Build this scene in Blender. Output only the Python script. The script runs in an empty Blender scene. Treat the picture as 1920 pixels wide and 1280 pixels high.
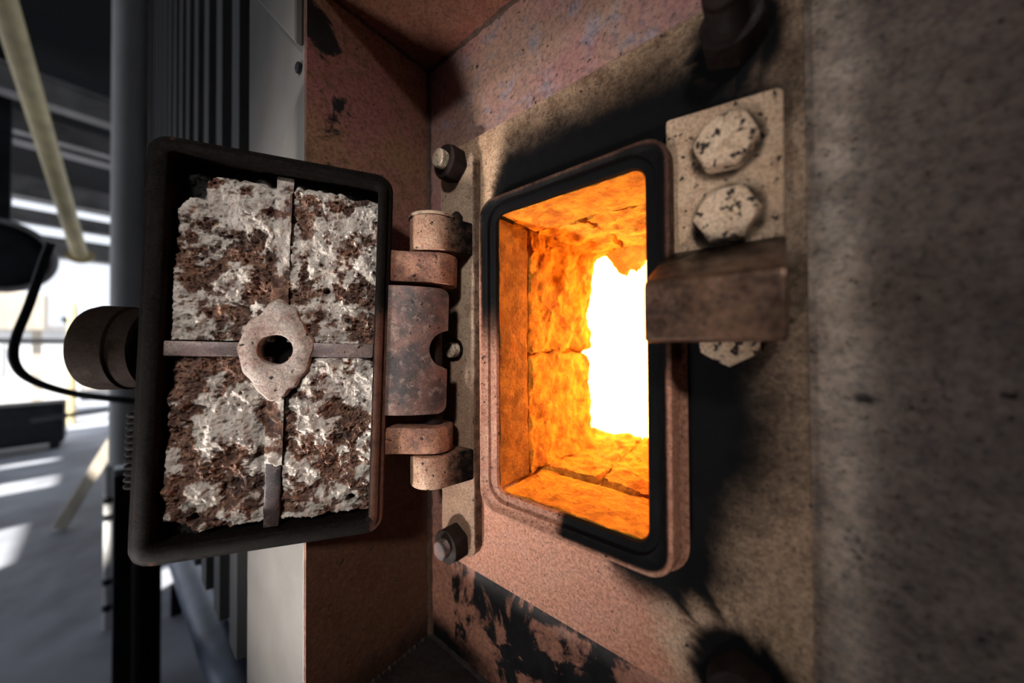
import bpy, bmesh, math, random
from mathutils import Vector, Matrix, noise
random.seed(7)
sc = bpy.context.scene
COL = sc.collection
PI = math.pi

# ------------------------------------------------------------------ camera
F = Vector((-0.62827896, 0.77789022, 0.01234312))
RT = Vector((0.77789012, 0.62837257, -0.00590551))
UP = Vector((0.01234992, -0.00589129, 0.99990638))
cam = bpy.data.cameras.new('camera')
cam.sensor_width = 36.0
cam.lens = 624.81 / 1920 * 36
cam.clip_start = 0.005
cam.clip_end = 200
cam.dof.use_dof = True
cam.dof.focus_distance = 0.30
cam.dof.aperture_fstop = 2.0
co = bpy.data.objects.new('camera', cam)
COL.objects.link(co)
m = Matrix((RT, UP, -F)).transposed().to_4x4()
m.translation = Vector((0.33669, -0.25572, 0.00768))
co.matrix_world = m
sc.camera = co

# ------------------------------------------------------------------ light
w = bpy.data.worlds.new('world')
sc.world = w
w.use_nodes = True
w.node_tree.nodes['Background'].inputs[0].default_value = (0.86, 0.91, 1.0, 1)
w.node_tree.nodes['Background'].inputs[1].default_value = 1.3


def aim(o, loc, target):
    o.location = loc
    o.rotation_euler = (Vector(target) - Vector(loc)).to_track_quat('-Z', 'Y').to_euler()


def area(name, loc, target, sx, sy, power, col):
    l = bpy.data.lights.new(name, 'AREA')
    l.shape = 'RECTANGLE'
    l.size, l.size_y = sx, sy
    l.energy = power
    l.color = col
    o = bpy.data.objects.new(name, l)
    COL.objects.link(o)
    aim(o, loc, target)
    return o


sp = bpy.data.lights.new('key_spot', 'SPOT')  # added unseen key light on the door; its narrow cone darkens the right
sp.energy = 105
sp.color = (1.0, 0.95, 0.89)
sp.spot_size = math.radians(24)
sp.spot_blend = 1.0
sp.shadow_soft_size = 0.12
spo = bpy.data.objects.new('key_spot', sp)
COL.objects.link(spo)
aim(spo, (0.92, -1.55, 0.95), (0.095, -0.10, -0.01))
fb = area('sunlit_floor_bounce', (-0.40, -1.45, -1.20), (0.02, 0.0, 0.02), 0.30, 0.30, 1.15, (1.0, 0.92, 0.86))
fb.data.spread = math.radians(16)
sun = bpy.data.lights.new('sun', 'SUN')
sun.energy = 14
sun.angle = 0.02
sun.color = (1.0, 0.94, 0.85)
so = bpy.data.objects.new('sun', sun)
COL.objects.link(so)
SUN = Vector((-0.35, 0.5, -0.8))
so.rotation_euler = SUN.to_track_quat('-Z', 'Y').to_euler()
so.location = (2, -3, 6)

vs = sc.view_settings
vs.view_transform = 'Standard'
vs.look = 'None'
vs.gamma = 1
vs.exposure = 0.0
vs.use_curve_mapping = False


# ------------------------------------------------------------------ materials
class NT:
    def __init__(s, name):
        s.m = bpy.data.materials.new(name)
        s.m.use_nodes = True
        s.t = s.m.node_tree
        s.b = s.t.nodes['Principled BSDF']
        s.tc = s.t.nodes.new('ShaderNodeTexCoord').outputs['Object']

    def n(s, kind, **kw):
        x = s.t.nodes.new('ShaderNode' + kind)
        for k, v in kw.items():
            setattr(x, k, v)
        return x

    def link(s, a, b):
        s.t.links.new(a, b)

    def inp(s, sock, v):
        if isinstance(v, bpy.types.NodeSocket):
            s.link(v, sock)
        else:
            if sock.type == 'RGBA' and len(v) == 3:
                v = (*v, 1)
            sock.default_value = v

    def noise(s, scale, detail=5, rough=0.6, dist=0.0, stretch=None, off=0.0):
        x = s.n('TexNoise')
        x.inputs['Scale'].default_value = scale
        x.inputs['Detail'].default_value = detail
        x.inputs['Roughness'].default_value = rough
        x.inputs['Distortion'].default_value = dist
        mp = s.n('Mapping')
        s.link(s.tc, mp.inputs['Vector'])
        mp.inputs['Location'].default_value = (off, off * 1.7, -off)
        if stretch:
            mp.inputs['Scale'].default_value = stretch
        s.link(mp.outputs[0], x.inputs['Vector'])
        return x.outputs['Fac']

    def step(s, v, lo, hi, a=0.0, b=1.0):
        x = s.n('MapRange', interpolation_type='SMOOTHSTEP')
        s.inp(x.inputs['Value'], v)
        x.inputs['From Min'].default_value = lo
        x.inputs['From Max'].default_value = hi
        x.inputs['To Min'].default_value = a
        x.inputs['To Max'].default_value = b
        return x.outputs['Result']

    def math(s, op, a, b=0.0):
        x = s.n('Math', operation=op)
        s.inp(x.inputs[0], a)
        s.inp(x.inputs[1], b)
        return x.outputs[0]

    def mix(s, f, a, b):
        x = s.n('Mix', data_type='RGBA')
        s.inp(x.inputs['Factor'], f)
        s.inp(x.inputs['A'], a)
        s.inp(x.inputs['B'], b)
        return x.outputs['Result']

    def attr(s, name):
        return s.n('Attribute', attribute_name=name).outputs['Fac']

    def bump(s, h, strength, dist=0.001):
        x = s.n('Bump')
        x.inputs['Strength'].default_value = strength
        x.inputs['Distance'].default_value = dist
        s.inp(x.inputs['Height'], h)
        s.link(x.outputs[0], s.b.inputs['Normal'])


def weathered(name, ca, cb, cc, ct=None, cs=(0.02, 0.014, 0.011), s1=14, s2=70, speck=0.62, pit=0.66,
              rough=(0.5, 0.85), metal=0.15, bump=0.35, soot=True, stretch=None, ccamt=0.8, darkc=(0.004, 0.004, 0.0045), stain_shade_amt=0.0, spec=0.4, darkn=0.55, darkr=(0.1, 0.8), cg=None, lite=0.35):
    """Old heat-tinted steel: two-tone patina, cc patches, dark specks and pits, sooting and painted shade where the attribute says."""
    t = NT(name)
    n1 = t.noise(s1, 5, 0.6, 0.4, stretch)
    n2 = t.noise(s2, 6, 0.65, 0.2, stretch, 3.1)
    n3 = t.noise(s2 * 7, 3, 0.6, 0, None, 7.7)
    n4 = t.noise(s2 * 1.7, 4, 0.55, 0, None, 11.3)
    c = t.mix(t.step(n1, 0.36, 0.64), ca, cb)
    c = t.mix(t.step(n2, 0.5, 0.68, 0, ccamt), c, cc)
    if ct:
        tf = t.math('ADD', t.attr('tint'), t.math('MULTIPLY', t.math('SUBTRACT', n2, 0.5), 0.9))
        c = t.mix(t.step(tf, 0.2, 0.85), c, ct)
    if cg:
        c = t.mix(t.attr('grey'), c, t.mix(t.step(n2, 0.4, 0.6), cg, tuple(x * 0.72 for x in cg)))
    # fine mottling
    n6 = t.noise(s2 * 4.0, 5, 0.65, 0.3, stretch, 17.0)
    c = t.mix(t.step(n6, 0.46, 0.64, 0, 0.5), c, t.mix(0.75, c, tuple(x * 0.35 for x in cc)))
    c = t.mix(t.step(n6, 0.54, 0.36, 0, lite), c, t.mix(0.5, c, tuple(min(1, x * 1.5) for x in cb)))
    c = t.mix(t.step(n3, 0.40, 0.66, 0, 0.5), c, t.mix(0.65, c, (0.03, 0.02, 0.015)))
    c = t.mix(t.step(n3, speck, speck + 0.06), c, cs)
    c = t.mix(t.step(n4, pit, pit + 0.03), c, cs)
    if stain_shade_amt:
        n5 = t.noise(s1 * 2.2, 6, 0.62, 0.5, (1, 1, 0.8), 5.5)
        st = t.math('ADD', t.math('MULTIPLY', t.attr('stain'), stain_shade_amt), n5)
        c = t.mix(t.step(st, 0.72, 0.79), c, (0.008, 0.007, 0.008))
    r = t.step(n2, 0.3, 0.7, rough[0], rough[1])
    if soot:
        sf = t.math('ADD', t.attr('soot'), t.math('MULTIPLY', t.math('SUBTRACT', n2, 0.5), darkn))
        k = t.step(sf, *darkr)
        c = t.mix(k, c, darkc)
        t.inp(t.b.inputs['Specular IOR Level'], t.step(k, 0.0, 1.0, spec, 0.06))
    t.inp(t.b.inputs['Base Color'], c)
    t.inp(t.b.inputs['Roughness'], r)
    t.b.inputs['Metallic'].default_value = metal
    h = t.math('ADD', t.math('MULTIPLY', n2, 0.5), t.math('SUBTRACT', t.math('MULTIPLY', n3, 0.5), t.step(n4, pit, pit + 0.04)))
    t.bump(h, bump, 0.0012)
    return t.m


def plain(name, col, rough=0.6, metal=0.0, var=0.25, scale=8, spec=0.5, bump=0.0, stretch=None):
    t = NT(name)
    n1 = t.noise(scale, 5, 0.6, 0.2, stretch)
    d = tuple(x * (1 - var) for x in col)
    l = tuple(min(1, x * (1 + var)) for x in col)
    t.inp(t.b.inputs['Base Color'], t.mix(t.step(n1, 0.3, 0.7), d, l))
    t.b.inputs['Roughness'].default_value = rough
    t.b.inputs['Metallic'].default_value = metal
    t.b.inputs['Specular IOR Level'].default_value = spec
    if bump:
        t.bump(t.noise(scale * 12, 4), bump)
    return t.m


def emissive(name, col, strength):
    t = NT(name)
    n1 = t.noise(4, 4)
    t.inp(t.b.inputs['Base Color'], (0.5, 0.3, 0.2))
    t.inp(t.b.inputs['Emission Color'], t.mix(n1, col, tuple(x * 0.9 for x in col)))
    t.b.inputs['Emission Strength'].default_value = strength
    return t.m


M = {}
M['plate'] = weathered('heat_tinted_plate', (0.40, 0.255, 0.155), (0.54, 0.365, 0.24), (0.26, 0.14, 0.08), ct=(0.52, 0.225, 0.145),
                       s1=11, s2=75, speck=0.62, pit=0.67, metal=0.0, rough=(0.42, 0.75), darkn=0.35, darkr=(0.05, 0.95), bump=0.7, cg=(0.27, 0.18, 0.115))
M['wall'] = weathered('mauve_patina_steel', (0.32, 0.145, 0.145), (0.31, 0.19, 0.14), (0.21, 0.20, 0.25), ct=(0.38, 0.16, 0.10),
                      s1=9, s2=45, speck=0.66, pit=0.71, metal=0.1, stain_shade_amt=0.75, ccamt=0.7, rough=(0.45, 0.8), cg=(0.40, 0.325, 0.265))
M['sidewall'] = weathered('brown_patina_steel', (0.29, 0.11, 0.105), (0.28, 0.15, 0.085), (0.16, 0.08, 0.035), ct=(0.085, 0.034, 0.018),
                          s1=10, s2=55, speck=0.64, pit=0.70, metal=0.1, stain_shade_amt=0.6, rough=(0.5, 0.85), lite=0.12)
M['ceil'] = weathered('red_brown_patina_steel', (0.27, 0.085, 0.065), (0.25, 0.115, 0.07), (0.15, 0.055, 0.035), s1=10, s2=60, speck=0.66, pit=0.71, lite=0.15)
M['strip'] = weathered('tan_hinge_steel', (0.44, 0.33, 0.235), (0.36, 0.25, 0.175), (0.23, 0.15, 0.11), ct=(0.26, 0.15, 0.095),
                       s1=22, s2=110, speck=0.62, pit=0.66, bump=0.5)
M['lug'] = weathered('pitted_tan_lug', (0.50, 0.33, 0.22), (0.40, 0.22, 0.15), (0.28, 0.13, 0.08), s1=30, s2=120, speck=0.62, pit=0.63, bump=0.55, metal=0.15)
M['knuckle'] = weathered('rusty_knuckle', (0.42, 0.21, 0.125), (0.24, 0.11, 0.075), (0.085, 0.055, 0.06), s1=48, s2=100, speck=0.63, pit=0.65, bump=0.5, metal=0.25, ccamt=0.9)
M['bracket'] = weathered('blued_bracket', (0.22, 0.12, 0.10), (0.06, 0.055, 0.06), (0.34, 0.25, 0.20), s1=42, s2=150, speck=0.64, pit=0.66, bump=0.4, metal=0.35,
                         rough=(0.32, 0.7))
M['catch'] = weathered('tan_catch_steel', (0.54, 0.39, 0.27), (0.46, 0.31, 0.20), (0.34, 0.215, 0.135), s1=26, s2=100, speck=0.68, pit=0.615, bump=0.5,
                       cs=(0.022, 0.013, 0.010))
M['wedge'] = weathered('worn_brown_wedge', (0.07, 0.038, 0.025), (0.22, 0.12, 0.075), (0.025, 0.016, 0.012), s1=55, s2=90, speck=0.66, pit=0.66, metal=0.55,
                       rough=(0.25, 0.5), bump=0.3)
M['head'] = weathered('flaked_bolt_head', (0.70, 0.53, 0.385), (0.62, 0.45, 0.31), (0.48, 0.33, 0.21), s1=40, s2=120, speck=0.68, pit=0.575, bump=0.6,
                      cs=(0.02, 0.012, 0.009))
M['nut'] = weathered('dark_nut', (0.014, 0.008, 0.007), (0.009, 0.006, 0.005), (0.02, 0.011, 0.008), s1=60, s2=220, speck=0.7, pit=0.7, metal=0.0, bump=0.2, spec=0.15)
M['black'] = weathered('black_soot_steel', (0.0028, 0.0028, 0.003), (0.004, 0.004, 0.0042), (0.002, 0.002, 0.0022), s1=30, s2=120, speck=0.7, pit=0.72, metal=0.0,
                       bump=0.25, ct=(0.13, 0.062, 0.045), rough=(0.55, 0.8), spec=0.04)
M['stud'] = weathered('pale_stud_end', (0.55, 0.46, 0.36), (0.42, 0.33, 0.24), (0.25, 0.14, 0.07), s1=90, s2=260, speck=0.63, pit=0.6, bump=0.3)
M['rib'] = weathered('blue_grey_rib', (0.065, 0.07, 0.085), (0.13, 0.10, 0.10), (0.33, 0.23, 0.19), s1=24, s2=110, speck=0.64, pit=0.67, metal=0.5,
                     rough=(0.28, 0.6), bump=0.3)
M['ribpale'] = weathered('pale_flaked_rib', (0.30, 0.22, 0.20), (0.16, 0.12, 0.125), (0.42, 0.36, 0.31), s1=30, s2=110, speck=0.64, pit=0.67, metal=0.3, rough=(0.3, 0.6), bump=0.4)
M['boss'] = weathered('flaking_boss', (0.52, 0.47, 0.42), (0.46, 0.35, 0.30), (0.33, 0.19, 0.165), s1=34, s2=80, speck=0.66, pit=0.66, bump=0.8, metal=0.0, ccamt=0.7)
M['weld'] = weathered('rusty_weld', (0.06, 0.03, 0.02), (0.09, 0.045, 0.028), (0.035, 0.02, 0.015), s1=60, s2=200, bump=0.6, soot=False)
M['sill'] = weathered('oily_sill', (0.012, 0.010, 0.010), (0.02, 0.014, 0.013), (0.008, 0.007, 0.007), s1=18, s2=80, rough=(0.35, 0.7), soot=False)


def refractory_mat():
    t = NT('crumbling_refractory')
    pale = t.attr('pale')
    n1 = t.noise(90, 6, 0.65)
    n2 = t.noise(320, 4, 0.6, 0, None, 4)
    n3 = t.noise(34, 4, 0.6, 0.5, None, 9)
    brown = t.mix(t.step(n1, 0.38, 0.62), (0.09, 0.05, 0.04), (0.25, 0.14, 0.10))
    brown = t.mix(t.step(n2, 0.54, 0.68), brown, (0.40, 0.21, 0.12))
    brown = t.mix(t.step(n3, 0.50, 0.64, 0, 0.8), brown, (0.045, 0.028, 0.025))
    pal = t.mix(t.step(n1, 0.35, 0.65), (0.36, 0.32, 0.29), (0.62, 0.565, 0.51))
    k = t.math('ADD', pale, t.math('MULTIPLY', t.math('SUBTRACT', n1, 0.5), 2.2))
    c = t.mix(t.step(k, 0.38, 0.60), brown, pal)
    c = t.mix(t.step(n2, 0.67, 0.72), c, (0.05, 0.03, 0.025))
    c = t.mix(t.attr('soot'), c, (0.008, 0.007, 0.007))
    t.inp(t.b.inputs['Base Color'], c)
    t.b.inputs['Roughness'].default_value = 0.85
    t.b.inputs['Specular IOR Level'].default_value = 0.25
    h = t.math('ADD', t.math('MULTIPLY', n1, 1.0), t.math('MULTIPLY', n2, 0.6))
    t.bump(h, 1.0, 0.0022)
    return t.m


M['refr'] = refractory_mat()


def brick_mat(name='hot_firebrick', f=1.0):
    t = NT(name)
    n1 = t.noise(60, 7, 0.7, 0.3)
    n2 = t.noise(300, 4, 0.6, 0, None, 4)
    n3 = t.noise(22, 5, 0.6, 1.0, None, 8)
    c = t.mix(t.step(n1, 0.35, 0.65), (0.30 * f, 0.125 * f, 0.012), (0.58 * f, 0.29 * f, 0.028))
    c = t.mix(t.step(n3, 0.54, 0.66, 0, 0.75), c, (0.20, 0.065, 0.008))
    c = t.mix(t.step(n2, 0.62, 0.70, 0, 0.55), c, (0.12, 0.035, 0.005))
    t.inp(t.b.inputs['Base Color'], c)
    t.b.inputs['Roughness'].default_value = 0.9
    t.b.inputs['Specular IOR Level'].default_value = 0.2
    t.bump(t.math('ADD', n1, t.math('MULTIPLY', n2, 0.5)), 1.0, 0.005)
    return t.m


M['brick'] = brick_mat()
M['liner'] = brick_mat('brown_liner_brick', 0.5)
M['slag'] = brick_mat('glowing_slag')
M['slag'].node_tree.nodes['Principled BSDF'].inputs['Emission Color'].default_value = (1.0, 0.33, 0.03, 1)
M['slag'].node_tree.nodes['Principled BSDF'].inputs['Emission Strength'].default_value = 0.6
M['fire'] = emissive('white_hot_chamber', (1.0, 0.48, 0.11), 15.0)
M['siding'] = plain('galvanised_siding', (0.17, 0.165, 0.165), 0.5, 0.3, 0.16, 5, stretch=(2, 1, 0.4))
M['flash'] = plain('dull_flashing', (0.20, 0.187, 0.175), 0.6, 0.1, 0.14, 9)
M['ground'] = plain('yard_concrete', (0.30, 0.32, 0.37), 0.65, 0.0, 0.45, 1.1, bump=0.1)
M['roofdark'] = plain('dark_roof_sheet', (0.012, 0.013, 0.016), 0.8, 0.0, 0.3, 2, spec=0.15)
M['beam'] = plain('dusty_grey_beam', (0.30, 0.29, 0.29), 0.6, 0.2, 0.3, 4)
M['yellow'] = plain('faded_yellow_paint', (0.72, 0.60, 0.33), 0.5, 0.0, 0.2, 6)
M['darkmetal'] = plain('dark_steel', (0.02, 0.021, 0.025), 0.6, 0.0, 0.3, 9, spec=0.2)
M['rubber'] = plain('black_rubber', (0.012, 0.012, 0.014), 0.5, 0.0, 0.2, 20)
M['white'] = plain('white_paint', (0.78, 0.78, 0.77), 0.55, 0.0, 0.06, 6)
M['cream'] = plain('cream_render', (0.62, 0.55, 0.46), 0.8, 0.0, 0.12, 1.5)
M['bluepipe'] = plain('blue_grey_pipe', (0.17, 0.21, 0.30), 0.4, 0.1, 0.2, 8)
M['brownknob'] = weathered('brown_iron_knob', (0.009, 0.0055, 0.004), (0.014, 0.008, 0.0055), (0.006, 0.004, 0.0035), s1=30, s2=160, metal=0.0, rough=(0.6, 0.85), spec=0.06)
M['wood'] = plain('pale_timber', (0.62, 0.55, 0.45), 0.7, 0.0, 0.15, 14, stretch=(1, 1, 0.1))
M['glass'] = plain('dark_window_glass', (0.10, 0.12, 0.14), 0.1, 0.0, 0.2, 3)


# ------------------------------------------------------------------ mesh helpers
def inv(parent):
    mm = Matrix.Identity(4)
    while parent is not None:
        mm = parent.matrix_basis @ mm if parent.parent is None else parent.matrix_basis @ mm
        parent = parent.parent
    return mm.inverted()


def link(name, verts, faces, mat, parent=None, smooth=False, attrs=None, local=False):
    me = bpy.data.meshes.new(name)
    vv = [Vector(v) for v in verts]
    if parent is not None and not local:
        im = inv(parent)
        vv = [im @ v for v in vv]
    me.from_pydata([tuple(v) for v in vv], [], faces)
    me.materials.append(mat)
    for k, vals in (attrs or {}).items():
        a = me.attributes.new(k, 'FLOAT', 'POINT')
        a.data.foreach_set('value', vals)
    if smooth:
        me.polygons.foreach_set('use_smooth', [True] * len(me.polygons))
        try:
            me.set_sharp_from_angle(angle=math.radians(38))
        except Exception:
            pass
    me.update()
    o = bpy.data.objects.new(name, me)
    COL.objects.link(o)
    o.parent = parent
    return o


def fix(verts, faces):
    """consistent outward normals"""
    bm = bmesh.new()
    vs_ = [bm.verts.new(v) for v in verts]
    for f in faces:
        try:
            bm.faces.new([vs_[i] for i in f])
        except ValueError:
            pass
    bmesh.ops.recalc_face_normals(bm, faces=bm.faces)
    return out(bm)


def out(bm):
    bm.verts.index_update()
    v = [x.co.copy() for x in bm.verts]
    f = [[y.index for y in x.verts] for x in bm.faces]
    bm.free()
    return v, f


def box(x0, x1, y0, y1, z0, z1, bev=0.0, seg=2):
    bm = bmesh.new()
    bmesh.ops.create_cube(bm, size=1)
    for v in bm.verts:
        v.co = Vector(((x0 + x1) / 2 + v.co.x * (x1 - x0), (y0 + y1) / 2 + v.co.y * (y1 - y0), (z0 + z1) / 2 + v.co.z * (z1 - z0)))
    if bev:
        bmesh.ops.bevel(bm, geom=bm.edges[:], offset=bev, segments=seg, profile=0.5, affect='EDGES')
    return out(bm)


def prism(poly, axis, a, b, bev=0.0, seg=2):
    """poly: 2-D points; extruded along axis ('x','y','z') from a to b"""
    def P(u, v, t):
        return {'x': (t, u, v), 'y': (u, t, v), 'z': (u, v, t)}[axis]
    n = len(poly)
    V = [P(u, v, a) for u, v in poly] + [P(u, v, b) for u, v in poly]
    Fc = [list(range(n)), list(range(2 * n - 1, n - 1, -1))] + [[i, (i + 1) % n, n + (i + 1) % n, n + i] for i in range(n)]
    bm = bmesh.new()
    vs_ = [bm.verts.new(v) for v in V]
    for f in Fc:
        bm.faces.new([vs_[i] for i in f])
    bmesh.ops.recalc_face_normals(bm, faces=bm.faces)
    if bev:
        es = [e for e in bm.edges if len(e.link_faces) == 2 and e.calc_face_angle(0) > 0.5]
        bmesh.ops.bevel(bm, geom=es, offset=bev, segments=seg, profile=0.5, affect='EDGES')
    return out(bm)


def lathe(prof, origin, axis, seg=32, closed=False):
    """prof: list of (t along axis, r)"""
    ax = Vector(axis).normalized()
    u = ax.orthogonal().normalized()
    v = ax.cross(u)
    O = Vector(origin)
    V, Fc = [], []
    for t, r in prof:
        for k in range(seg):
            a = 2 * PI * k / seg
            V.append(O + ax * t + (u * math.cos(a) + v * math.sin(a)) * r)
    for i in range(len(prof) - 1):
        for k in range(seg):
            k2 = (k + 1) % seg
            Fc.append([i * seg + k, i * seg + k2, (i + 1) * seg + k2, (i + 1) * seg + k])
    Fc.append(list(range(seg)))
    Fc.append([(len(prof) - 1) * seg + k for k in range(seg)])
    return fix(V, Fc)


def tube(pts, r, seg=12):
    pts = [Vector(p) for p in pts]
    V, Fc = [], []
    t0 = (pts[1] - pts[0]).normalized()
    u = t0.orthogonal().normalized()
    for i, p in enumerate(pts):
        t = (pts[min(i + 1, len(pts) - 1)] - pts[max(i - 1, 0)]).normalized()
        u = (u - t * u.dot(t)).normalized()
        v = t.cross(u)
        rr = r[i] if isinstance(r, (list, tuple)) else r
        for k in range(seg):
            a = 2 * PI * k / seg
            V.append(p + (u * math.cos(a) + v * math.sin(a)) * rr)
    for i in range(len(pts) - 1):
        for k in range(seg):
            k2 = (k + 1) % seg
            Fc.append([i * seg + k, i * seg + k2, (i + 1) * seg + k2, (i + 1) * seg + k])
    Fc.append(list(range(seg)))
    Fc.append([(len(pts) - 1) * seg + k for k in range(seg)])
    return fix(V, Fc)


def catmull(pts, n=8):
    pts = [Vector(p) for p in pts]
    q = [2 * pts[0] - pts[1]] + pts + [2 * pts[-1] - pts[-2]]
    res = []
    for i in range(1, len(q) - 2):
        for k in range(n):
            t = k / n
            a, b, c, d = q[i - 1], q[i], q[i + 1], q[i + 2]
            res.append(0.5 * ((2 * b) + (c - a) * t + (2 * a - 5 * b + 4 * c - d) * t * t + (3 * b - 3 * c + d - a) * t ** 3))
    res.append(pts[-1])
    return res


def rrect(x0, x1, z0, z1, r, ns=24, nc=8):
    """rounded rectangle in x,z, counter-clockwise from the lower right; the same number of points whatever its size"""
    P = []
    cs = [(x1 - r, z0 + r, -PI / 2), (x1 - r, z1 - r, 0), (x0 + r, z1 - r, PI / 2), (x0 + r, z0 + r, PI)]
    for i in range(4):
        cx, cz, a0 = cs[i]
        for k in range(nc + 1):
            a = a0 + PI / 2 * k / nc
            P.append((cx + r * math.cos(a), cz + r * math.sin(a)))
        nx, nz, b0 = cs[(i + 1) % 4]
        e = P[-1]
        s = (nx + r * math.cos(b0), nz + r * math.sin(b0))
        for k in range(1, ns):
            P.append((e[0] + (s[0] - e[0]) * k / ns, e[1] + (s[1] - e[1]) * k / ns))
    return P


def loft(loops, caps=(False, False)):
    """loops: list of (points2d, y)"""
    V, Fc = [], []
    n = len(loops[0][0])
    for P, y in loops:
        V += [Vector((a, y, b)) for a, b in P]
    for i in range(len(loops) - 1):
        for k in range(n):
            k2 = (k + 1) % n
            Fc.append([i * n + k, i * n + k2, (i + 1) * n + k2, (i + 1) * n + k])
    if caps[0]:
        Fc.append(list(range(n))[::-1])
    if caps[1]:
        Fc.append([(len(loops) - 1) * n + k for k in range(n)])
    return V, Fc


def hexa(origin, axis, r, h, rot=0.0, cham=0.12, seg=6):
    """hexagon head/nut with a chamfered outer face; base at origin, growing along axis"""
    ax = Vector(axis).normalized()
    u = Vector((0, 0, 1)) if abs(ax.z) < 0.9 else Vector((1, 0, 0))
    u = (u - ax * u.dot(ax)).normalized()
    v = ax.cross(u)
    O = Vector(origin)
    V = []
    nn = 36
    for t, lim in ((0, 1.0), (h * 0.78, 1.0), (h * 0.97, 1 - cham), (h, 1 - cham * 1.5)):
        for k in range(nn):
            a = 2 * PI * k / nn
            aa = (a - rot + PI / 6) % (PI / 3) - PI / 6       # vertices at rot + k*60
            ap = r * math.cos(PI / 6)
            rr = ap / math.cos(PI / 6 - abs(aa))
            rr = min(rr, r * lim * 1.0)
            V.append(O + ax * t + (u * math.cos(a) + v * math.sin(a)) * rr)
    Fc = []
    for i in range(3):
        for k in range(nn):
            k2 = (k + 1) % nn
            Fc.append([i * nn + k, i * nn + k2, (i + 1) * nn + k2, (i + 1) * nn + k])
    Fc.append(list(range(nn)))
    Fc.append([3 * nn + k for k in range(nn)])
    return fix(V, Fc)


def stud(origin, axis, r, l, pitch=0.002):
    pr = [(0, r)]
    t = 0.0
    while t < l - 2 * pitch:
        pr += [(t + pitch * 0.5, r * 0.9), (t + pitch, r)]
        t += pitch
    pr += [(l - 0.0008, r * 0.97), (l, r * 0.86)]
    return lathe(pr, origin, axis, 24)


def tag(o, label=None, cat=None, group=None, kind=None):
    if label:
        o['label'] = label
    if cat:
        o['category'] = cat
    if group:
        o['group'] = group
    if kind:
        o['kind'] = kind
    return o


def thing(name, loc, label, cat, group=None, mat=None):
    o = bpy.data.objects.new(name, None)
    o.empty_display_size = 0.05
    COL.objects.link(o)
    if mat is not None:
        o.matrix_basis = mat
    else:
        o.matrix_basis = Matrix.Translation(Vector(loc))
    return tag(o, label, cat, group)


def fbm(p, s, H=0.8, oct_=4, off=0.0):
    return noise.fractal(Vector(p) * s + Vector((off, off * 0.7, -off)), H, 2.0, oct_)


def sstep(x, a, b):
    t = max(0.0, min(1.0, (x - a) / (b - a)))
    return t * t * (3 - 2 * t)


def grid(u0, u1, v0, v1, nu, nv, fn):
    V = [fn(u0 + (u1 - u0) * i / nu, v0 + (v1 - v0) * j / nv) for j in range(nv + 1) for i in range(nu + 1)]
    Fc = [[j * (nu + 1) + i, j * (nu + 1) + i + 1, (j + 1) * (nu + 1) + i + 1, (j + 1) * (nu + 1) + i] for j in range(nv) for i in range(nu)]
    return V, Fc


# ------------------------------------------------------------------ the alcove in the furnace casing
ZT, ZB, DEP, XR = 0.348, -0.343, -0.137, 0.424
HX0, HX1, HZ0, HZ1 = 0.118, 0.278, -0.139, 0.140          # hole through the wall behind the frame


def structure(name, vf, mat, label, attrs=None, smooth=False):
    o = link(name, vf[0], vf[1], mat, None, smooth, attrs)
    return tag(o, label, 'wall', None, 'structure')


# back wall: rounded ring from the hole out to the alcove's corners
loops = []
inner = rrect(HX0, HX1, HZ0, HZ1, 0.01)
outer = rrect(0.0, XR, ZB, ZT, 0.0004)
K = 26
loops.append((inner, 0.012))
for k in range(K + 1):
    t = k / K
    loops.append(([(a[0] + (b[0] - a[0]) * t, a[1] + (b[1] - a[1]) * t) for a, b in zip(inner, outer)], 0.0))
loops.append((outer, 0.012))
V, Fc = loft(loops)
tint, stain, soot = [], [], []
for v in V:
    tint.append(sstep(-v.z, 0.0, 0.3) * (1 - sstep(v.x, 0.25, 0.4)) * 0.8)
    s = sstep(-v.z, 0.20, 0.23) * (1 - 0.35 * sstep(-v.z, 0.27, 0.335)) * sstep(v.x, 0.025, 0.05) * (1 - sstep(v.x, 0.22, 0.34)) * 0.37  # oil staining under the plate, with its drop shadow painted in
    stain.append(s + 0.11 * sstep(v.x, 0.345, 0.36))
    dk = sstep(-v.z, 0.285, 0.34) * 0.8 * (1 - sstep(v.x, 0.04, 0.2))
    # darker band beside the plate's right edge
    dk = max(dk, 0.28 * sstep(v.x, 0.345, 0.350) * (1 - sstep(v.x, 0.352, 0.366)))
    soot.append(dk)
wb = structure('wall_back', fix(V, Fc), M['wall'], 'mauve heat-stained steel back wall of the alcove behind the frame', {'tint': tint, 'stain': stain, 'soot': soot, 'grey': [sstep(v.x, 0.32, 0.36) for v in V]}, True)


def sw(y, z):
    return Vector((0.0, y, z))


V, Fc = grid(DEP, 0.0, ZB, ZT, 24, 70, sw)
V2 = [v + Vector((-0.006, 0, 0)) for v in V]
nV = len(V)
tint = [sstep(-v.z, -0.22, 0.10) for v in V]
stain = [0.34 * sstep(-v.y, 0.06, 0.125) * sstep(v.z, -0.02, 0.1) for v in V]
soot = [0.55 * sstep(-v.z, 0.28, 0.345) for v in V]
b = box(-0.006, -0.0005, DEP, 0.0, ZB, ZT)
vv = V + b[0]
ff = Fc + [[i + nV for i in f] for f in b[1]]
nb = len(b[0])
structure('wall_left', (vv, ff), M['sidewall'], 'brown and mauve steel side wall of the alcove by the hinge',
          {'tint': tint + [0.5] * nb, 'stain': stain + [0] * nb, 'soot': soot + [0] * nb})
structure('wall_right', box(XR, XR + 0.006, DEP, 0.0, ZB, ZT), M['sidewall'], 'steel right side wall of the alcove, unseen and placed to cast shade')  # out of view; placed to shade the right of the back wall
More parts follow.
